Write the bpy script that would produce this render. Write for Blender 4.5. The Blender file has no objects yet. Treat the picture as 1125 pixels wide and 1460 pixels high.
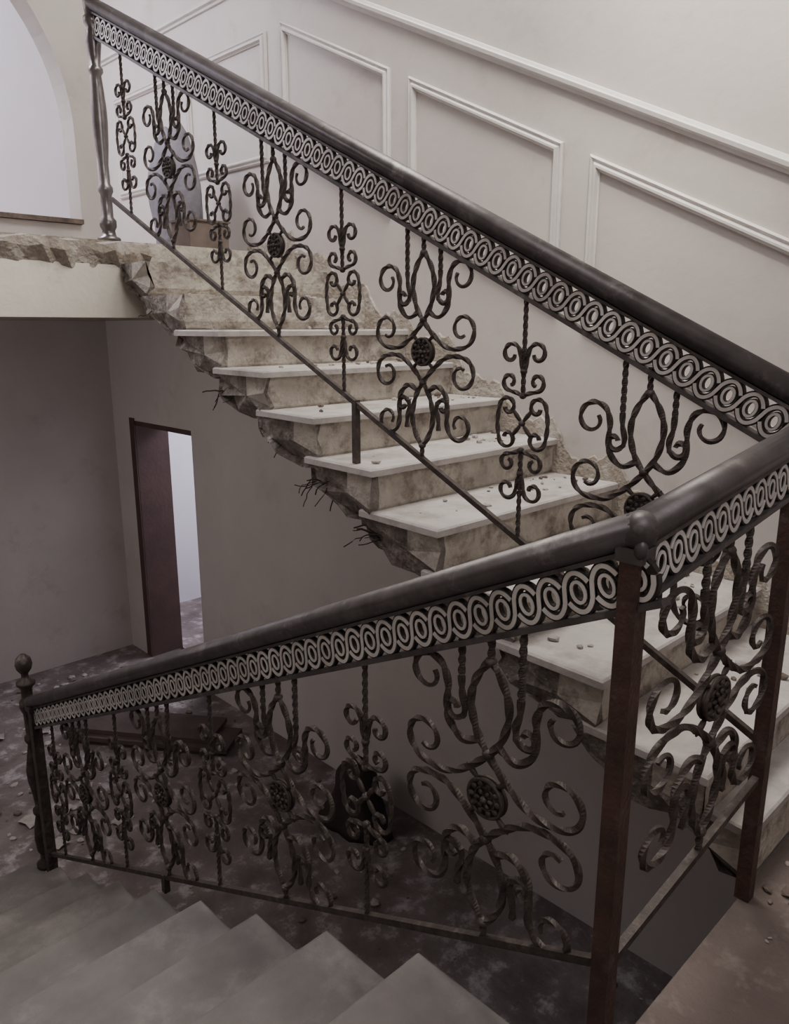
import bpy, bmesh, math, random
from math import sin, cos, pi, radians, sqrt
from mathutils import Vector, Matrix
random.seed(7)
ZO = 2.88   # hall floor at z=0; the numbers below are relative to eye level

# ------------------------------------------------------------ materials
def mat(name, c1, c2=None, rough=0.6, metal=0.0, scale=6.0, bump=0.0, bscale=40.0, c3=None, s3=3.0, t3=0.62, detail=6, w3=0.08):
    m = bpy.data.materials.new(name); m.use_nodes = True
    nt = m.node_tree; N = nt.nodes; L = nt.links
    b = N['Principled BSDF']
    b.inputs['Roughness'].default_value = rough
    b.inputs['Metallic'].default_value = metal
    tc = N.new('ShaderNodeTexCoord')
    c2 = c2 or tuple(x*0.8 for x in c1)
    n = N.new('ShaderNodeTexNoise'); n.inputs['Scale'].default_value = scale; n.inputs['Detail'].default_value = detail
    n.inputs['Roughness'].default_value = 0.62
    L.new(tc.outputs['Object'], n.inputs['Vector'])
    r = N.new('ShaderNodeValToRGB')
    r.color_ramp.elements[0].position = 0.32; r.color_ramp.elements[1].position = 0.68
    r.color_ramp.elements[0].color = (*c2, 1); r.color_ramp.elements[1].color = (*c1, 1)
    L.new(n.outputs['Fac'], r.inputs['Fac'])
    out = r.outputs['Color']
    if c3:
        n3 = N.new('ShaderNodeTexNoise'); n3.inputs['Scale'].default_value = s3; n3.inputs['Detail'].default_value = 9
        n3.inputs['Roughness'].default_value = 0.7
        L.new(tc.outputs['Object'], n3.inputs['Vector'])
        r3 = N.new('ShaderNodeValToRGB')
        r3.color_ramp.elements[0].position = t3-w3; r3.color_ramp.elements[1].position = t3+w3
        r3.color_ramp.elements[0].color = (0,0,0,1); r3.color_ramp.elements[1].color = (1,1,1,1)
        L.new(n3.outputs['Fac'], r3.inputs['Fac'])
        mx = N.new('ShaderNodeMixRGB'); mx.inputs['Color2'].default_value = (*c3, 1)
        L.new(r3.outputs['Color'], mx.inputs['Fac']); L.new(out, mx.inputs['Color1'])
        out = mx.outputs['Color']
    L.new(out, b.inputs['Base Color'])
    if bump > 0:
        nb = N.new('ShaderNodeTexNoise'); nb.inputs['Scale'].default_value = bscale; nb.inputs['Detail'].default_value = 8
        L.new(tc.outputs['Object'], nb.inputs['Vector'])
        bp = N.new('ShaderNodeBump'); bp.inputs['Strength'].default_value = bump; bp.inputs['Distance'].default_value = 0.02
        L.new(nb.outputs['Fac'], bp.inputs['Height']); L.new(bp.outputs['Normal'], b.inputs['Normal'])
    return m

M_wall   = mat('wall_paint', (0.54,0.50,0.475), (0.485,0.445,0.425), 0.5, scale=1.6, bump=0.08, bscale=25, c3=(0.44,0.395,0.365), s3=2.3, t3=0.64)
M_wall2  = mat('wall_paint_hall', (0.47,0.43,0.405), (0.40,0.36,0.34), 0.7, scale=1.2, bump=0.08, bscale=25, c3=(0.33,0.29,0.255), s3=1.7, t3=0.62)
M_trim   = mat('plaster_moulding', (0.62,0.59,0.575), (0.55,0.52,0.505), 0.5, scale=9, bump=0.05)
M_white  = mat('beam_paint', (0.84,0.80,0.70), (0.76,0.71,0.61), 0.6, scale=4, bump=0.15, c3=(0.52,0.46,0.38), s3=5, t3=0.72)
M_arch   = mat('arch_room_paint', (0.62,0.60,0.65), (0.58,0.56,0.61), 0.7, scale=1.5)
M_ceil   = mat('ceiling_paint', (0.6,0.58,0.56), (0.55,0.53,0.51), 0.8)
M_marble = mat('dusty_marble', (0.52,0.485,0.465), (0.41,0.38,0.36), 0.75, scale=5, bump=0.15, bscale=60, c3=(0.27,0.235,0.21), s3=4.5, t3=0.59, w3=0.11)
M_mortar = mat('mortar', (0.38,0.33,0.275), (0.26,0.225,0.19), 0.95, scale=9, bump=0.8, bscale=50, c3=(0.49,0.46,0.41), s3=7, t3=0.56)
M_riser  = mat('riser_plaster', (0.50,0.465,0.405), (0.33,0.295,0.25), 0.9, scale=10, bump=0.5, bscale=45, c3=(0.18,0.15,0.125), s3=9, t3=0.56)
M_rough  = mat('broken_concrete', (0.24,0.21,0.185), (0.09,0.074,0.064), 0.95, scale=14, bump=1.0, bscale=40, c3=(0.42,0.39,0.36), s3=10, t3=0.62)
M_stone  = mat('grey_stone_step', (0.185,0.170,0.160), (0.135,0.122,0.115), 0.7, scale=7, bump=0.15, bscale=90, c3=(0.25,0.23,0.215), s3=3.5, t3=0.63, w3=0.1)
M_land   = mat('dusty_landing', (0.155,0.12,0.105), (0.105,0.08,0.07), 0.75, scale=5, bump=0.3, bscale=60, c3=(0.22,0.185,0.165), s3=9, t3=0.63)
M_floor  = mat('dirty_floor', (0.21,0.178,0.172), (0.095,0.073,0.069), 0.7, scale=3.5, bump=0.5, bscale=30, c3=(0.40,0.37,0.38), s3=7, t3=0.61)
M_rail   = mat('gunmetal_handrail', (0.120,0.108,0.108), (0.070,0.062,0.062), 0.45, 0.55, scale=14, bump=0.05, c3=(0.21,0.195,0.19), s3=10, t3=0.63)
M_dark   = mat('dark_band_steel', (0.048,0.040,0.038), (0.028,0.023,0.022), 0.5, 0.5, scale=14)
M_iron   = mat('wrought_iron', (0.075,0.059,0.052), (0.038,0.029,0.025), 0.55, 0.35, scale=30, bump=0.15, bscale=120, c3=(0.13,0.108,0.096), s3=22, t3=0.61)
M_silver = mat('polished_band', (0.80,0.78,0.75), (0.42,0.395,0.375), 0.4, 0.35, scale=4)
M_rust   = mat('rusty_steel', (0.105,0.056,0.044), (0.048,0.031,0.027), 0.55, 0.35, scale=12, bump=0.25, bscale=80, c3=(0.15,0.115,0.105), s3=8, t3=0.63)
M_chrome = mat('chrome_newel', (0.26,0.245,0.245), (0.13,0.118,0.118), 0.3, 0.8, scale=6)
M_wood   = mat('brown_door_wood', (0.085,0.046,0.038), (0.058,0.031,0.027), 0.6, scale=5, bump=0.1)
M_sack   = mat('dark_sack_cloth', (0.035,0.022,0.020), (0.018,0.012,0.012), 0.85, scale=9, bump=0.6, bscale=18)
M_cloth  = mat('grey_cement_cloth', (0.22,0.21,0.24), (0.14,0.13,0.15), 0.9, scale=7, bump=0.6, bscale=16)
M_card   = mat('cardboard', (0.17,0.13,0.11), (0.11,0.085,0.07), 0.85, scale=8)
M_rubW   = mat('rubble_light', (0.42,0.385,0.37), (0.28,0.245,0.23), 0.9, scale=15, bump=0.5)
M_rubD   = mat('rubble_dark', (0.20,0.155,0.13), (0.09,0.07,0.06), 0.95, scale=15, bump=0.5)
M_rebar  = mat('rebar', (0.06,0.035,0.03), (0.03,0.02,0.018), 0.8, 0.3)
M_plank  = mat('brown_board', (0.085,0.058,0.050), (0.05,0.036,0.031), 0.8, scale=6, bump=0.2)

# ------------------------------------------------------------ mesh builder
class B:
    def __init__(s): s.v=[]; s.f=[]; s.m=[]; s.s=[]
    def add(s, vs, fs, mi=0, sm=False):
        o=len(s.v); s.v += [tuple(x) for x in vs]
        for f in fs:
            s.f.append([i+o for i in f]); s.m.append(mi); s.s.append(sm)
    def box(s, a, b, mi=0):
        x0,y0,z0=a; x1,y1,z1=b
        vs=[(x0,y0,z0),(x1,y0,z0),(x1,y1,z0),(x0,y1,z0),(x0,y0,z1),(x1,y0,z1),(x1,y1,z1),(x0,y1,z1)]
        s.add(vs,[(0,3,2,1),(4,5,6,7),(0,1,5,4),(1,2,6,5),(2,3,7,6),(3,0,4,7)],mi)
    def lathe(s, c, prof, n=20, mi=0, sm=True):
        vs=[];fs=[]
        for r,z in prof:
            for i in range(n):
                a=2*pi*i/n
                vs.append((c[0]+r*cos(a),c[1]+r*sin(a),c[2]+z))
        for j in range(len(prof)-1):
            for i in range(n):
                k=(i+1)%n
                fs.append((j*n+i,j*n+k,(j+1)*n+k,(j+1)*n+i))
        fs.append(tuple(range(n))[::-1]); fs.append(tuple((len(prof)-1)*n+i for i in range(n)))
        s.add(vs,fs,mi,sm)
    def ell(s, c, ax, n=10, m=6, mi=0):
        vs=[];fs=[]
        c=Vector(c); A=[Vector(a) for a in ax]
        for j in range(m+1):
            t=pi*j/m
            for i in range(n):
                p=2*pi*i/n
                vs.append(c+A[0]*(sin(t)*cos(p))+A[1]*(sin(t)*sin(p))+A[2]*cos(t))
        for j in range(m):
            for i in range(n):
                k=(i+1)%n
                fs.append((j*n+i,j*n+k,(j+1)*n+k,(j+1)*n+i))
        s.add(vs,fs,mi,True)
    def obj(s, name, mats, parent=None):
        me=bpy.data.meshes.new(name); me.from_pydata(s.v,[],s.f)
        for m in mats: me.materials.append(m)
        me.polygons.foreach_set('material_index', s.m)
        me.polygons.foreach_set('use_smooth', s.s)
        bm=bmesh.new(); bm.from_mesh(me)
        bmesh.ops.remove_doubles(bm, verts=bm.verts, dist=1e-6)
        bmesh.ops.recalc_face_normals(bm, faces=bm.faces); bm.to_mesh(me); bm.free()
        me.update()
        o=bpy.data.objects.new(name,me); bpy.context.collection.objects.link(o)
        if parent: o.parent=parent
        return o
def empty(name):
    o=bpy.data.objects.new(name,None); bpy.context.collection.objects.link(o); o.empty_display_size=0.2; return o

def resample(pts, step):
    out=[pts[0]]; acc=0
    for a,b in zip(pts,pts[1:]):
        d=math.hypot(b[0]-a[0],b[1]-a[1])
        if d<1e-9: continue
        t=step-acc
        while t<=d:
            out.append((a[0]+(b[0]-a[0])*t/d, a[1]+(b[1]-a[1])*t/d)); t+=step
        acc=(acc+d)%step
    if math.hypot(out[-1][0]-pts[-1][0],out[-1][1]-pts[-1][1])>step*0.3: out.append(pts[-1])
    return out
def catmull(k, n=8):
    if len(k)<3: return k
    P=[(2*k[0][0]-k[1][0],2*k[0][1]-k[1][1])]+list(k)+[(2*k[-1][0]-k[-2][0],2*k[-1][1]-k[-2][1])]
    o=[]
    for i in range(1,len(P)-2):
        for j in range(n):
            t=j/n
            o.append(tuple(0.5*((2*P[i][d])+(-P[i-1][d]+P[i+1][d])*t+(2*P[i-1][d]-5*P[i][d]+4*P[i+1][d]-P[i+2][d])*t*t+(-P[i-1][d]+3*P[i][d]-3*P[i+1][d]+P[i+2][d])*t**3) for d in (0,1)))
    o.append(k[-1]); return o
def spiral(cx,cy,r0,a0,sweep_deg,r1,n=9):
    return [(cx+(r0+(r1-r0)*(i/n))*cos(radians(a0+sweep_deg*i/n)), cy+(r0+(r1-r0)*(i/n))*sin(radians(a0+sweep_deg*i/n))) for i in range(n+1)]

def sweep(bd, pts, fr, prof, twist=0.0, closed=False, mi=0, sm=False, taper_end=0):
    O,ex,ey,ez=fr; n=len(pts); k=len(prof); vs=[];fs=[]; s=0
    for i,p in enumerate(pts):
        a=pts[(i-1)%n] if (closed or i>0) else p
        b=pts[(i+1)%n] if (closed or i<n-1) else p
        tx,ty=b[0]-a[0],b[1]-a[1]; l=math.hypot(tx,ty) or 1; tx/=l;ty/=l
        nx,ny=-ty,tx
        if i>0: s+=math.hypot(p[0]-pts[i-1][0],p[1]-pts[i-1][1])
        c,d=cos(twist*s),sin(twist*s)
        tp=1.0
        if taper_end: tp=1.0-0.35*(i/(n-1))**3
        for (u,w) in prof:
            uu=(u*c-w*d)*tp; ww=(u*d+w*c)*tp
            vs.append(O+ex*(p[0]+uu*nx)+ey*(p[1]+uu*ny)+ez*ww)
    rng=n if closed else n-1
    for i in range(rng):
        j=(i+1)%n
        for q in range(k):
            r=(q+1)%k
            fs.append((i*k+q,i*k+r,j*k+r,j*k+q))
    if not closed:
        fs.append(tuple(range(k))); fs.append(tuple((n-1)*k+q for q in range(k)))
    bd.add(vs,fs,mi,sm)
def rect(a,b): return [(-a,-b),(a,-b),(a,b),(-a,b)]
def circ(r,n=16,e=1.0): return [(r*cos(2*pi*i/n),r*e*sin(2*pi*i/n)) for i in range(n)]
X=Vector((1,0,0));Y=Vector((0,1,0));Z=Vector((0,0,1))

# ------------------------------------------------------------ scroll panels
LOCAL=(Vector((0,0,0)),X,Y,Z)
def motifA(s):
    b=B(); sq=rect(0.0058,0.0058); sr=rect(0.0066,0.0060)
    for mx in (1,-1):
        for my in (1,-1):
            def T(p): return [(x*mx,y*my) for x,y in p]
            c1=catmull([(0.018,0.128),(0.066,0.108),(0.104,0.142),(0.108,0.190)]+spiral(0.160,0.228,0.053,185,-400,0.020))
            sweep(b,resample(T(c1),0.007),LOCAL,sr,twist=32,taper_end=1)
            c2=catmull([(0,0.310),(0.030,0.268),(0.046,0.215),(0.034,0.150),(0,0.098),(-0.055,0.045),(-0.108,0.014)]+spiral(-0.165,0.070,0.056,-92,-390,0.020))
            sweep(b,resample(T(c2),0.007),LOCAL,sr,twist=32,taper_end=1)
            c3=[(0.072,0.25),(0.070,0.215),(0.062,0.185),(0.065,0.160)]+spiral(0.090,0.172,0.025,205,320,0.010)
            sweep(b,resample(T(catmull(c3)),0.006),LOCAL,sq,twist=32)
            dv=Vector((0.75*mx,0.65*my,0)).normalized(); pv=Vector((-dv.y,dv.x,0))
            b.ell((0.038*mx,0.046*my,0),(dv*0.022,pv*0.0065,Z*0.0065),8,5)
        x=0.072*mx
        sweep(b,resample([(x,0.365+s*x),(x,0.24)],0.006),LOCAL,sq,twist=70)
    sweep(b,resample([(0,0.37),(0,0.30)],0.006),LOCAL,sq,twist=70)
    sweep(b,resample([(0,-0.30),(0,-0.355)],0.006),LOCAL,sq,twist=70)
    for y in (0.305,-0.305,0.10,-0.10):
        b.ell((0,y,0),(X*0.013,Y*0.012,Z*0.013),10,6)
    b.lathe((0,0,0),[(0.042,-0.006),(0.042,0.006)],24)
    for sg in (1,-1):
        for r,w in ((0.042,0.0045),(0.025,0.003)):
            ring=[(r*cos(2*pi*i/24),r*sin(2*pi*i/24)) for i in range(24)]
            sweep(b,ring,(Vector((0,0,0.007*sg)),X,Y,Z),circ(w,6),closed=True,sm=True)
        for i in range(10):
            a=2*pi*i/10; dv=Vector((cos(a),sin(a),0)); pv=Vector((-sin(a),cos(a),0))
            b.ell(dv*0.033+Z*0.008*sg,(dv*0.009,pv*0.007,Z*0.005),8,4)
        for i in range(6):
            a=2*pi*i/6; dv=Vector((cos(a),sin(a),0)); pv=Vector((-sin(a),cos(a),0))
            b.ell(dv*0.016+Z*0.010*sg,(dv*0.007,pv*0.005,Z*0.005),8,4)
        b.ell((0,0,0.012*sg),(X*0.008,Y*0.008,Z*0.007),8,5)
    return b
def motifB(s):
    b=B(); sq=rect(0.0054,0.0054); sr=rect(0.0050,0.0050)
    sweep(b,resample([(0,0.37),(0,0.075)],0.006),LOCAL,sq,twist=70)
    sweep(b,resample([(0,-0.075),(0,-0.355)],0.006),LOCAL,sq,twist=70)
    for mx in (1,-1):
        for my in (1,-1):
            def T(p): return [(x*mx,y*my) for x,y in p]
            c1=catmull([(0,0.135),(0.008,0.17)]+spiral(0.047,0.200,0.034,190,-360,0.014))
            sweep(b,resample(T(c1),0.006),LOCAL,sr,twist=40)
            c2=catmull([(0,0.080),(0.022,0.088)]+spiral(0.048,0.120,0.027,-95,340,0.012))
            sweep(b,resample(T(c2),0.006),LOCAL,sr,twist=40)
            dv=Vector((mx,my*1.15,0)).normalized(); pv=Vector((-dv.y,dv.x,0))
            b.ell(dv*0.030,(dv*0.026,pv*0.0075,Z*0.006),8,6)
        S1=spiral(0.052,0.046,0.032,0,350,0.011,10)
        c=catmull(list(reversed(S1))+[(0.090,0.0)]+[(x,-y) for x,y in S1])
        sweep(b,resample([(x*mx,y) for x,y in c],0.006),LOCAL,sr,twist=40)
    for y in (0,0.08,-0.08,0.15,-0.15): b.ell((0,y,0),(X*0.011,Y*0.010,Z*0.011),10,6)
    return b
cache={}
def put_motif(kind, s, parent, pos, ax, sx=1.0, sy=1.0):
    key=(kind,round(s,3))
    if key not in cache:
        o=(motifA if kind=='A' else motifB)(s).obj('scroll_panel' if kind=='A' else 'baluster_scroll',[M_iron])
        cache[key]=o.data
    else:
        o=bpy.data.objects.new('scroll_panel' if kind=='A' else 'baluster_scroll',cache[key]); bpy.context.collection.objects.link(o)
    o.parent=parent
    ez=ax.cross(Z)
    o.matrix_world=Matrix(((ax.x*sx,Z.x*sy,ez.x,pos[0]),(ax.y*sx,Z.y*sy,ez.y,pos[1]),(ax.z*sx,Z.z*sy,ez.z,pos[2]),(0,0,0,1)))

def rail_run(parent, P0, P1, ax, bar0, bar1, drop=0.88, R=0.029):
    P0=Vector(P0);P1=Vector(P1); ex=(P1-P0).normalized(); side=ax.cross(Z); ey=side.cross(ex)
    if ey.z<0: ey=-ey
    L=(P1-P0).length; F=(P0,ex,ey,side)
    b=B()
    sweep(b,[(0,-R),(L,-R)],F,circ(R,20,1.12),mi=0,sm=True)
    b.ell(P0-ey*R,(ex*R*1.02,ey*R*1.02,side*R*1.12),14,8)
    b.ell(P1-ey*R,(ex*R*1.02,ey*R*1.02,side*R*1.12),14,8)
    b.obj('handrail',[M_rail],parent)
    b=B()
    sweep(b,[(0,-0.062),(L,-0.062)],F,rect(0.004,0.013))
    sweep(b,[(0,-0.155),(L,-0.155)],F,rect(0.006,0.014))
    b.obj('band_frame',[M_rail],parent)
    b=B(); p=0.0600; n=int(L/p); off=(L-n*p)/2; yc=-0.1075; A=0.0355; q=14
    def yv(ph,i):
        sv=sin(pi*i/q); return yc+ph*A*(1 if sv>=0 else -1)*abs(sv)**0.60
    for ph in (1,-1):
        pts=[(off+i*p/q,yv(ph,i)) for i in range(n*q+1)]
        sweep(b,pts,F,rect(0.0080,0.0065),mi=0)
        # bright face strand: passes over when falling, under (interrupted) when rising
        seg=[]
        for i in range(n*q+1):
            m_=round(i/q); rising=(ph*cos(pi*m_))>0
            if rising and abs(i-m_*q)<=0:
                if len(seg)>2: sweep(b,seg,F,rect(0.0042,0.0086),mi=1)
                seg=[]
            else: seg.append((off+i*p/q,yv(ph,i)))
        if len(seg)>2: sweep(b,seg,F,rect(0.0042,0.0086),mi=1)
    for i in range(n):
        cx=off+(i+0.5)*p
        ring=[(cx+0.0135*cos(2*pi*k/18),yc+0.0190*sin(2*pi*k/18)) for k in range(18)]
        sweep(b,ring,F,rect(0.0048,0.0062),closed=True,mi=0)
        sweep(b,ring,F,rect(0.0030,0.0088),closed=True,mi=1)
    b.obj('ring_band',[M_dark,M_silver],parent)
    ch=ex.dot(ax); sh=-drop*ex.z
    b=B(); sweep(b,[(bar0/ch+sh,-drop*ch),(bar1/ch+sh,-drop*ch)],F,rect(0.0085,0.0085))
    b.obj('bottom_bar',[M_iron],parent)
    return F

# ---- far railing (ascending)
XR=1.85; XN=1.137
def zfar(y): return -0.104+0.49*(y-0.624)
far=empty('stair_railing')
rail_run(far,(XR,0.52,zfar(0.52)),(XR,3.92,zfar(3.92)),Y,0.09,3.37)
for y in (0.96,1.757,2.536,3.31): put_motif('A',0.49,far,(XR,y,zfar(y)-0.53),Y)
for y in (1.355,2.15,2.925,3.69): put_motif('B',0.49,far,(XR,y,zfar(y)-0.53),Y)
b=B(); b.box((XR-0.011,2.077,-0.485),(XR+0.011,2.099,zfar(2.09)-0.87)); b.obj('support_stub',[M_iron],far)
b=B()
prof=[(0.055,0),(0.055,0.015),(0.036,0.025),(0.03,0.05),(0.04,0.07),(0.04,0.10),(0.028,0.115),(0.028,0.22),(0.036,0.235),(0.036,0.255),(0.026,0.27),(0.024,0.36),(0.032,0.45),(0.037,0.55),(0.036,0.62),(0.030,0.70),(0.024,0.76),(0.034,0.775),(0.034,0.79),(0.024,0.80),(0.030,0.86),(0.036,0.90),(0.030,0.95),(0.024,0.965),(0.038,0.985),(0.038,1.01),(0.028,1.02),(0.034,1.06),(0.034,1.12)]
b.lathe((XR,3.95,0.42),[(r*1.02,z) for r,z in prof],28)
b.obj('newel_post',[M_chrome],far)

# ---- landing + lower railing
def znear(y): return -0.292-0.469*(y-0.60)
low=empty('stair_railing')
rail_run(low,(XN,0.60,znear(0.60)),(XN,3.70,znear(3.70)),Y,0.01,3.04)
for y in (0.885,1.62,2.36,3.10): put_motif('A',-0.469,low,(XN,y,znear(y)-0.53),Y,1.06,1.0)
for y in (1.262,1.995,2.73,3.44): put_motif('B',-0.469,low,(XN,y,znear(y)-0.53),Y)
rail_run(low,(XN,0.59,-0.292),(XR,0.59,-0.205),X,0.02,0.69)
put_motif('A',0.13,low,(1.515,0.59,-0.25-0.505),X,1.35,1.05)
b=B()
b.box((XN-0.018,0.576,-1.44),(XN+0.018,0.612,-0.33))
b.box((XR-0.018,0.574,-1.44),(XR+0.018,0.610,-0.13))
b.obj('corner_posts',[M_rust],low)
b=B()
b.box((XN-0.024,0.570,-0.375),(XN+0.024,0.618,-0.350))
b.ell((XN,0.592,-0.324),(X*0.033,Y*0.033,Z*0.033),18,10)
b.ell((XN-0.018,0.575,-0.35),(X*0.012,Y*0.012,Z*0.018),10,6)
b.obj('post_collars',[M_rail],low)
b=B(); b.box((XN-0.022,3.64,-2.72),(XN+0.022,3.684,znear(3.66)-0.03))
b.box((XN-0.011,2.385,-2.08),(XN+0.011,2.41,znear(2.4)-0.87))
b.box((XN-0.03,3.63,znear(3.66)-0.08),(XN+0.03,3.695,znear(3.66)-0.05))
b.obj('lower_post',[M_iron],low)
b=B()
prof=[(0.05,0),(0.05,0.02),(0.032,0.035),(0.028,0.07),(0.040,0.10),(0.046,0.17),(0.040,0.24),(0.028,0.30),(0.038,0.315),(0.038,0.335),(0.024,0.35),(0.030,0.42),(0.044,0.50),(0.046,0.56),(0.034,0.64),(0.024,0.70),(0.036,0.72),(0.036,0.74),(0.026,0.75),(0.028,0.86),(0.040,0.90),(0.040,0.93),(0.026,0.95),(0.026,1.0),(0.044,1.02),(0.044,1.035),(0.018,1.05),(0.016,1.075),(0.034,1.10),(0.040,1.125),(0.034,1.155),(0.014,1.175),(0.004,1.18)]
b.lathe((XN+0.005,3.745,-2.72),prof,24)
b.obj('newel_post',[M_iron],low)

# ------------------------------------------------------------ far flight
def zt(k): return -0.645+0.158*k
def ny(k): return 1.66+0.315*k
stair=empty('upper_flight_stairs')
bm_=B(); br=B()
rnd=random.Random(3)
for k in range(-4,7):
    n=ny(k); z=zt(k); x0=1.80 if k>-4 else 1.89
    if k==-4: n=0.602
    dz=0.027 if k<5 else 0.0
    if k<5:
        e=0.006
        yb=n+0.385
        P=[(x0,n-0.022 if k>-4 else n),(2.940,n-0.022 if k>-4 else n),(2.940,ny(k)+0.33),(x0+0.10,ny(k)+0.34),(x0+0.02,yb if k>-4 else ny(k)+0.385)]
        vs=[(a,c,z-dz) for a,c in P]+[(a,c,z-e) for a,c in P]
        cx=sum(a for a,c in P)/5; cy=sum(c for a,c in P)/5
        vs+= [(a+(e if a<cx else -e),c+(e if c<cy else -e),z) for a,c in P]
        fs=[(0,1,2,3,4)[::-1],(10,11,12,13,14)]
        for r in (0,5):
            for i in range(5): j=(i+1)%5; fs.append((r+i,r+j,r+5+j,r+5+i))
        bm_.add(vs,fs,0)
    zt_=z-dz-0.001
    yE=ny(k)+0.40
    if k>=5: yE=min(yE,3.845)
    w_=min(0.26,yE-0.02-n)/0.26
    base=[(n,zt_),(n+0.08*w_,zt_),(n+0.14*w_,zt_),(n+0.2*w_,zt_),(yE-0.01,zt_),(yE,zt_-0.03),(yE-0.03,zt_-0.07),(yE-0.08,zt_-0.10),(max(yE-0.16,n+0.10),zt_-0.14),(n+0.09*w_+0.04*w_,zt_-0.165),(n+0.06*w_,zt_-0.17),(n+0.01,zt_-0.15),(n,zt_-0.12),(n,zt_-0.06)]
    if k>-4: base[9]=(n+0.16,zt_-0.165)
    secs=[x0+0.03,x0+0.05,x0+0.10,x0+0.2,x0+0.35,x0+0.6,x0+0.9,2.940]
    vs=[];q=len(base)
    for si,xx in enumerate(secs):
        for pi_,(yy,zz) in enumerate(base):
            a=0.026 if si<4 else 0.008
            if k==-4: a=0.008
            jx=rnd.uniform(-0.022,0.022) if si<4 else 0
            top=pi_<5
            fy=rnd.uniform(-a,a) if 5<=pi_<=10 else 0
            if k==6 and fy>0: fy=0
            if k==-4: fy=abs(fy)
            fz=rnd.uniform(-a,a) if 5<=pi_<=10 else (0 if (top or pi_>=12) else rnd.uniform(-0.006,0.006))
            if si==0 and 4<=pi_<=10: jx+=0.03
            vs.append((xx+(jx if not top else jx*0.4) if si<len(secs)-1 else xx, yy+fy, zz+fz))
    for si in range(len(secs)-1):
        for i in range(q):
            j=(i+1)%q
            mi=0 if (i in (10,11,12,13) or (i<4)) and si>=1 else 1
            br.add([vs[si*q+i],vs[si*q+j],vs[(si+1)*q+j],vs[(si+1)*q+i]],[(0,1,2,3)],mi)
    c0=Vector((secs[0]-0.004,n+0.14,zt_-0.08))
    for i in range(q):
        j=(i+1)%q
        br.add([c0,vs[i],vs[j]],[(0,1,2)],0 if i in (0,1,12,13) else 1)
br.box((2.0,3.84,0.05),(2.94,3.898,0.415),0)
bm_.obj('marble_treads',[M_marble],stair)
br.obj('concrete_steps',[M_riser,M_rough],stair)
b=B()
def tube3(bd,pts,r,mi=0):
    pts=[Vector(p) for p in pts]; k=6; vs=[];fs=[]
    for i,p in enumerate(pts):
        t=(pts[min(i+1,len(pts)-1)]-pts[max(i-1,0)]).normalized()
        u=t.orthogonal().normalized(); w=t.cross(u)
        for q in range(k): vs.append(p+u*r*cos(2*pi*q/k)+w*r*sin(2*pi*q/k))
    for i in range(len(pts)-1):
        for q in range(k): fs.append((i*k+q,i*k+(q+1)%k,(i+1)*k+(q+1)%k,(i+1)*k+q))
    bd.add(vs,fs,mi,True)
for k,nn in ((0,7),(1,9),(2,2),(3,4),(5,1)):
    for i in range(nn):
        p=Vector((1.84+rnd.uniform(0,0.04),ny(k)+rnd.uniform(0.25,0.40),zt(k)-rnd.uniform(0.06,0.13)))
        pts=[p]
        d=Vector((-0.4,rnd.uniform(-0.2,1),rnd.uniform(-0.8,0.3))).normalized()
        for j in range(5):
            d=(d+Vector((rnd.uniform(-.5,.4),rnd.uniform(-.5,.5),rnd.uniform(-.8,.4)))*0.8).normalized()
            pts.append(pts[-1]+d*0.019)
        tube3(b,pts,rnd.uniform(0.0016,0.0034))
b.obj('rebar_ends',[M_rebar],stair)

b=B()
pts_low=[];pts_up=[]
yy=0.62
while yy<4.35:
    kf=(yy-1.66)/0.315
    zs_=(-0.645+0.158*math.floor(kf)) if yy<3.86 else 0.42
    zl=(-0.645+0.158*kf) if yy<3.88 else 0.46
    frac=kf-math.floor(kf)
    h=0.085+0.05*max(0,sin(yy*5.3))+rnd.uniform(-0.018,0.018)
    if frac>0.70 and yy<3.8: h+=0.15*(frac-0.70)/0.30
    pts_up.append((yy,zs_+h)); pts_low.append((yy,zl-0.16)); yy+=0.022
n=len(pts_up); vs=[];fs=[]
for i in range(n): vs+=[(2.940,pts_low[i][0],pts_low[i][1]),(2.940+rnd.uniform(-.003,.003),pts_up[i][0],pts_up[i][1]-0.008),(2.9495,pts_up[i][0],pts_up[i][1])]
for i in range(n-1):
    a=i*3; fs+=[(a,a+3,a+4,a+1),(a+1,a+4,a+5,a+2)]
b.add(vs,fs,0); b.obj('mortar_strip',[M_mortar],stair)

# ------------------------------------------------------------ near flight + landing
nf=empty('lower_flight_stairs')
b=B()
K=9
side=[]
for k in range(0,K):
    yk=1.04+0.345*k; zk=-1.44-0.16*k
    if k==0: side.append((0.602,zk-0.02))
    side.append((yk,zk-0.02)); side.append((yk,zk-0.18 if k<K-1 else -2.878))
poly=side+[(3.2,-2.878),(0.602,-1.66)]
vs=[(-0.44,y,z) for y,z in poly]+[(1.10,y,z) for y,z in poly]; q=len(poly)
fs=[tuple(range(q)),tuple(range(q,2*q))[::-1]]+[(i,(i+1)%q,q+(i+1)%q,q+i) for i in range(q)]
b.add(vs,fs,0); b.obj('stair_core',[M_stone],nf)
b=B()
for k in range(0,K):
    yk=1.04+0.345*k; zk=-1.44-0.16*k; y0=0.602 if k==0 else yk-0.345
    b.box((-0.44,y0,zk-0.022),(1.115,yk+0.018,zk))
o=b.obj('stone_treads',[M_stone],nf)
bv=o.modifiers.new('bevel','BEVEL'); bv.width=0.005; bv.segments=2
b=B(); b.box((-0.445,-1.295,-1.62),(2.945,0.60,-1.441)); b.obj('stair_landing',[M_land])

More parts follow.
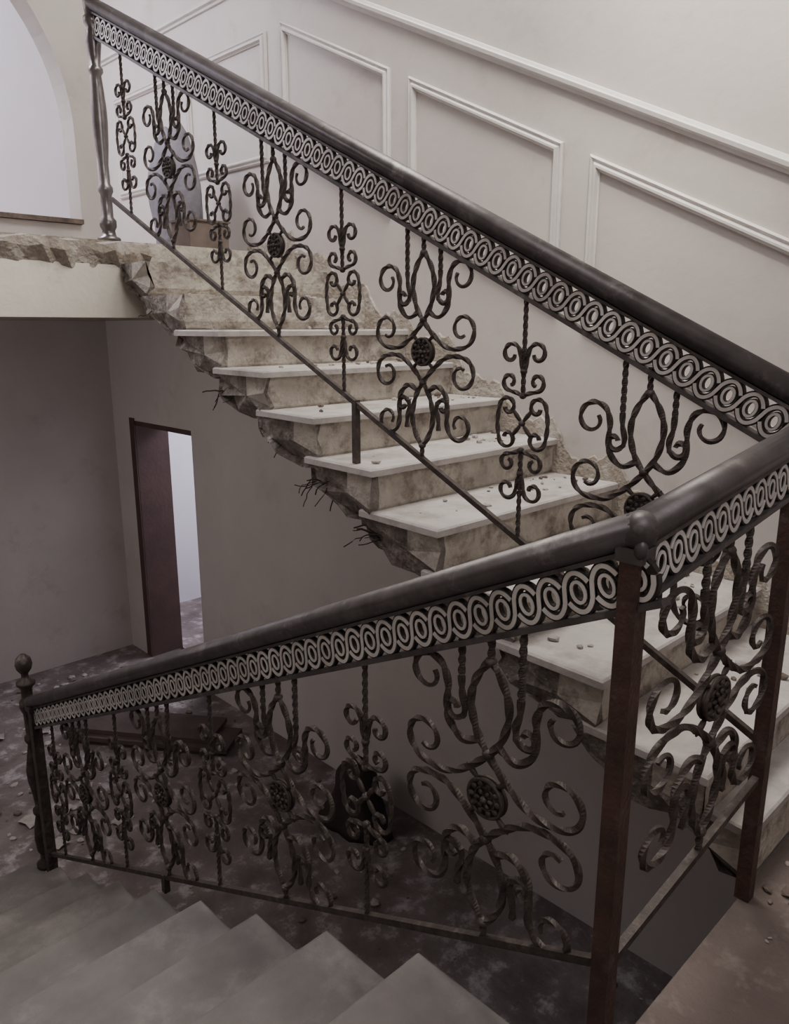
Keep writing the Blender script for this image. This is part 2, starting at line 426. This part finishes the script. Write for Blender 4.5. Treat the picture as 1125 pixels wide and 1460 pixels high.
# ------------------------------------------------------------ shell
def boxobj(name,a,c,m):
    b=B(); b.box(a,c); return b.obj(name,[m])
boxobj('floor',(-0.45,-1.3,-3.0),(2.95,6.5,-2.88),M_floor)
b=B()
b.box((2.95,-1.3,-3.0),(3.25,5.2,3.3)); b.box((2.95,5.2,-0.76),(3.25,6.15,3.3)); b.box((2.95,6.15,-3.0),(3.25,6.5,3.3))
b.obj('wall_right',[M_wall])
boxobj('wall_back',(-0.45,6.5,-3.0),(3.25,6.65,3.3),M_wall2)
boxobj('wall_left',(-0.60,-1.3,-3.0),(-0.45,6.5,3.3),M_wall2)
boxobj('wall_front',(-0.60,-1.45,-3.0),(3.25,-1.3,3.3),M_wall)
boxobj('ceiling',(-0.60,-1.45,3.3),(3.25,6.65,3.4),M_ceil)
boxobj('upper_floor',(-0.445,3.90,0.05),(2.945,6.495,0.42),M_mortar)
b=B(); b.box((-0.445,3.85,0.045),(1.985,3.90,0.30),0)
xs=[-0.445+i*0.05 for i in range(50)]
vs=[];fs=[]
for x in xs:
    pr=rnd.uniform(-0.025,0.02); zt2=0.42+rnd.uniform(-0.012,0.008)
    vs+=[(x,3.92,zt2),(x,3.84+pr,zt2-rnd.uniform(0.005,0.02)),(x,3.825+pr*1.2+rnd.uniform(-.01,.01),0.36+rnd.uniform(-.015,.015)),(x,3.855+rnd.uniform(-.01,.005),0.30+rnd.uniform(-.03,.01)),(x,3.91,0.28)]
for i in range(len(xs)-1):
    a=i*5
    for j in range(4): fs.append((a+j,a+j+1,a+6+j,a+5+j))
b.add(vs,fs,1)
random.seed(5)
def chunk(bd,c,s,mi,flat=0.6):
    bm=bmesh.new(); bmesh.ops.create_icosphere(bm,subdivisions=1,radius=1)
    rot=random.uniform(0,6.28); sx,sy,sz=[s*random.uniform(0.55,1.2) for _ in range(3)]; sz*=flat
    vs=[]
    for v in bm.verts:
        j=random.uniform(0.75,1.2); x,y,z=v.co.x*sx*j,v.co.y*sy*j,v.co.z*sz*j
        vs.append((c[0]+x*cos(rot)-y*sin(rot),c[1]+x*sin(rot)+y*cos(rot),max(c[2]+z+sz*0.6,c[2])))
    bd.add(vs,[[v.index for v in f.verts] for f in bm.faces],mi); bm.free()
for i in range(40):
    chunk(b,(random.uniform(-0.3,1.9),random.uniform(3.9,4.15),0.42),random.choice([0.01,0.015,0.03]),1)
b.obj('landing_beam',[M_white,M_mortar])
b=B(); y0,y1=4.30,4.45; zb,ztp=0.42,3.3
cx,R,zs=0.87,1.0,0.98
b.box((-0.45,y0,zb),(cx-R,y1,ztp)); b.box((cx+R,y0,zb),(1.98,y1,ztp))
n=40
for i in range(n):
    a0=pi-pi*i/n; a1=pi-pi*(i+1)/n
    xa,za=cx+R*cos(a0),zs+R*sin(a0); xb,zb_=cx+R*cos(a1),zs+R*sin(a1)
    vs=[(xa,y0,za),(xb,y0,zb_),(xb,y0,ztp),(xa,y0,ztp),(xa,y1,za),(xb,y1,zb_),(xb,y1,ztp),(xa,y1,ztp)]
    b.add(vs,[(0,1,2,3),(4,5,6,7),(0,1,5,4),(2,3,7,6)])
b.box((cx-R,y0,0.42),(cx+R,y1,0.53))
b.obj('wall_arch',[M_wall])
boxobj('arch_sill',(cx-R+0.002,4.27,0.532),(cx+R-0.002,4.46,0.555),M_rubD)
boxobj('wall_back_upper',(-0.445,6.44,0.42),(2.945,6.495,3.295),M_arch)

b=B()
b.box((5.3,4.4,-3.0),(5.4,7.2,0)); b.box((3.25,7.2,-3.0),(5.4,7.3,0)); b.box((3.25,4.3,-3.0),(5.4,4.4,0)); b.box((3.25,4.4,-0.1),(5.3,7.2,0))
b.obj('wall_side_room',[M_arch])
boxobj('floor_side_room',(3.25,4.4,-3.0),(5.3,7.2,-2.88),M_floor)
b=B()
b.box((2.952,6.11,-2.878),(3.248,6.148,-0.762)); b.box((2.94,6.11,-2.878),(2.949,6.19,-0.74)); b.box((2.952,5.202,-0.80),(3.248,6.11,-0.762))
b.obj('door_1',[M_wood])

# ---- mouldings
def molding(bd, pts, closed, prof, mi=0):
    n=len(pts); vs=[];fs=[];k=len(prof)
    for i,p in enumerate(pts):
        def dr(a,c):
            v=(c[0]-a[0],c[1]-a[1]); l=math.hypot(*v); return (v[0]/l,v[1]/l)
        d0=dr(pts[i-1],p) if (closed or i>0) else None
        d1=dr(p,pts[(i+1)%n]) if (closed or i<n-1) else None
        d0=d0 or d1; d1=d1 or d0
        n0=(-d0[1],d0[0]);n1=(-d1[1],d1[0])
        m=(n0[0]+n1[0],n0[1]+n1[1]); l=math.hypot(*m); m=(m[0]/l,m[1]/l)
        sc=1/max(0.3,(m[0]*n0[0]+m[1]*n0[1]))
        for a,c in prof: vs.append((2.9495-c,p[0]+m[0]*a*sc,p[1]+m[1]*a*sc))
    for i in range(n if closed else n-1):
        j=(i+1)%n
        for q in range(k-1): fs.append((i*k+q,i*k+q+1,j*k+q+1,j*k+q))
    bd.add(vs,fs,mi)
PF=[(-0.024,0),(-0.024,0.012),(-0.016,0.020),(-0.010,0.012),(-0.004,0.012),(0.004,0.026),(0.012,0.026),(0.018,0.012),(0.024,0.008),(0.024,0)]
def ptop(y): return 0.638+0.48*(y-1.824)
i=0
panels=[(-0.05,0.81),(0.98,1.84),(2.02,2.88),(3.06,3.90)]
for (a,c) in panels:
    b=B(); h=0.64
    molding(b,[(a,ptop(a)),(a,ptop(a)-h),(c,ptop(c)-h),(c,ptop(c))],True,PF)
    i+=1; b.obj('trim_%d'%i,[M_trim])
for (a,c) in ((4.09,4.95),(5.13,6.0)):
    b=B(); molding(b,[(a,1.63),(a,0.98),(c,0.98),(c,1.63)],True,PF); i+=1; b.obj('trim_%d'%i,[M_trim])
b=B(); cr=lambda y:0.538+0.48*(y-1.086)
PF2=[(-0.028,0),(-0.026,0.012),(-0.014,0.016),(-0.006,0.032),(0.008,0.034),(0.014,0.018),(0.024,0.014),(0.028,0)]
molding(b,[(-1.29,cr(-1.29)),(4.02,cr(4.02)),(6.43,cr(4.02))],False,PF2); b.obj('trim_chair_rail',[M_trim])

# ------------------------------------------------------------ rubble
random.seed(11)
b=B()
for i in range(380):
    x=random.uniform(1.25,2.85) if random.random()<0.7 else random.uniform(0.3,1.2)
    y=random.uniform(3.95,6.4)
    if x>1.25 and random.random()<0.35: y=random.uniform(1.2,3.9)
    if (x-2.28)**2+((y-4.8)*0.6)**2<0.11 or (x-2.68)**2+(y-3.05)**2<0.07: continue
    chunk(b,(x,y,-2.88),random.choice([0.008,0.012,0.018,0.028]),random.choice([0,0,1]),0.5)
for i in range(12):
    x=random.uniform(1.2,1.85); y=random.uniform(3.9,6.0); s_=random.uniform(0.03,0.06); a=random.uniform(0,6)
    g=[]
    for u in range(4):
        for v in range(4):
            px_,py_=(u-1.5)*s_*0.7,(v-1.5)*s_*0.5
            g.append((x+px_*cos(a)-py_*sin(a)+random.uniform(-.006,.006),y+px_*sin(a)+py_*cos(a),-2.877+random.uniform(0,0.025)))
    b.add(g,[(u*4+v,u*4+v+1,(u+1)*4+v+1,(u+1)*4+v) for u in range(3) for v in range(3)],0)
b.obj('rubble_debris',[M_rubW,M_rubD])
b=B()
for i in range(190):
    k=random.randint(-3,6); x=random.uniform(1.9,2.88)
    if random.random()<0.6: x=random.uniform(2.5,2.88)
    chunk(b,(x,ny(k)+random.uniform(0.06,0.29),zt(k)),random.choice([0.005,0.008,0.012,0.02]),random.choice([0,0,1]))
for i in range(70):
    chunk(b,(random.uniform(1.7,2.6),random.uniform(0.3,0.56),-1.44),random.choice([0.006,0.01,0.018,0.025]),random.choice([0,1]))
b.obj('plaster_grit',[M_rubW,M_rubD],stair)

def blob(name,c,sx,sy,h,m,seed,n=28,rows=14,top=0.45):
    r_=random.Random(seed); b=B(); vs=[];fs=[]
    ph=[r_.uniform(0,6.28) for _ in range(6)]
    for j in range(rows+1):
        t=j/rows; rr=(1-(t**2.2)*(1-top))*(0.92+0.12*sin(t*7+ph[0]))
        if j==rows: rr*=0.75
        for i in range(n):
            a=2*pi*i/n
            w=1+0.10*sin(3*a+ph[1]+t*2)+0.06*sin(5*a+ph[2]-t*4)+0.04*sin(9*a+ph[3]+t*6)
            vs.append((c[0]+sx*rr*w*cos(a),c[1]+sy*rr*w*sin(a),c[2]+h*t*(1+0.06*sin(2*a+ph[4])*t)))
    for j in range(rows):
        for i in range(n): k=(i+1)%n; fs.append((j*n+i,j*n+k,(j+1)*n+k,(j+1)*n+i))
    vs.append((c[0],c[1],c[2]+h*0.93)); q=len(vs)-1
    for i in range(n): fs.append((rows*n+i,rows*n+(i+1)%n,q))
    fs.append(tuple(range(n))[::-1])
    b.add(vs,fs,0,True); return b.obj(name,[m])
blob('rubbish_sack',(2.68,3.05,-2.88),0.17,0.23,0.40,M_sack,4,top=0.3)
blob('cement_bag',(2.62,4.62,0.42),0.15,0.22,0.74,M_cloth,5,top=0.6)
b=B(); b.box((2.35,4.02,0.42),(2.60,4.22,0.58)); b.box((2.34,4.01,0.575),(2.61,4.115,0.585)); b.box((2.34,4.125,0.575),(2.61,4.23,0.585)); b.obj('cardboard_box',[M_card])
b=B()
d=Vector((0.69,-0.95,0)).normalized(); nn=Vector((d.y,-d.x,0))
for i,(o1,o2,w) in enumerate(((0,0,0.16),(0.06,0.03,0.15),(-0.08,-0.03,0.16))):
    c=Vector((2.28,4.80,-2.878+0.034*i)); L_=0.56
    vs=[]
    for zz in (0,0.032):
        for a_,b_ in ((-L_,-w),(L_,-w),(L_,w),(-L_,w)): vs.append(c+d*(a_+o1)+nn*(b_+o2)+Z*zz)
    b.add(vs,[(0,3,2,1),(4,5,6,7),(0,1,5,4),(1,2,6,5),(2,3,7,6),(3,0,4,7)])
b.obj('board_stack',[M_plank])

# ------------------------------------------------------------ lights
def area(name,loc,tgt,size,power,col,spread=180):
    l=bpy.data.lights.new(name,'AREA'); l.energy=power; l.size=size; l.color=col; l.spread=radians(spread)
    o=bpy.data.objects.new(name,l); bpy.context.collection.objects.link(o); o.location=loc
    o.rotation_euler=(Vector(tgt)-Vector(loc)).to_track_quat('-Z','Y').to_euler(); return o
area('light_stairwell',(2.15,1.9,3.1),(2.5,2.2,0),1.5,100,(1.0,0.96,0.90),145)
area('light_fill_landing',(0.3,-0.9,2.0),(2.4,2.5,-0.6),1.4,38,(1.0,0.95,0.97))
area('light_arch_room',(0.6,5.5,3.0),(0.9,6.2,0.8),1.2,150,(0.93,0.91,1.0))
area('light_hall',(0.1,4.6,-0.2),(2.2,4.8,-2.0),1.2,22,(1.0,0.92,0.92))
area('light_side_room',(4.3,5.8,-0.2),(4.3,5.8,-3),1.2,70,(0.92,0.90,1.0))
l=bpy.data.lights.new('light_wall_spot','SPOT'); l.energy=380; l.spot_size=radians(48); l.spot_blend=1.0; l.color=(1.0,0.93,0.80); l.shadow_soft_size=0.1
o=bpy.data.objects.new('light_wall_spot',l); bpy.context.collection.objects.link(o); o.location=(1.5,0.6,2.7)
o.rotation_euler=(Vector((2.95,1.15,1.35))-Vector(o.location)).to_track_quat('-Z','Y').to_euler()

w=bpy.data.worlds.new('world'); bpy.context.scene.world=w; w.use_nodes=True
w.node_tree.nodes['Background'].inputs[0].default_value=(0.6,0.58,0.65,1); w.node_tree.nodes['Background'].inputs[1].default_value=0.3

cam=bpy.data.cameras.new('camera'); cam.sensor_fit='VERTICAL'; cam.sensor_height=24; cam.lens=24*1100/1460; cam.clip_start=0.02
co=bpy.data.objects.new('camera',cam); bpy.context.collection.objects.link(co)
co.location=(0,0,0); co.rotation_euler=(radians(90-13.5),0,radians(45.6-90))
bpy.context.scene.camera=co

bpy.context.view_layer.update()
for o in bpy.context.scene.objects:
    if o.parent is None: o.location.z+=ZO
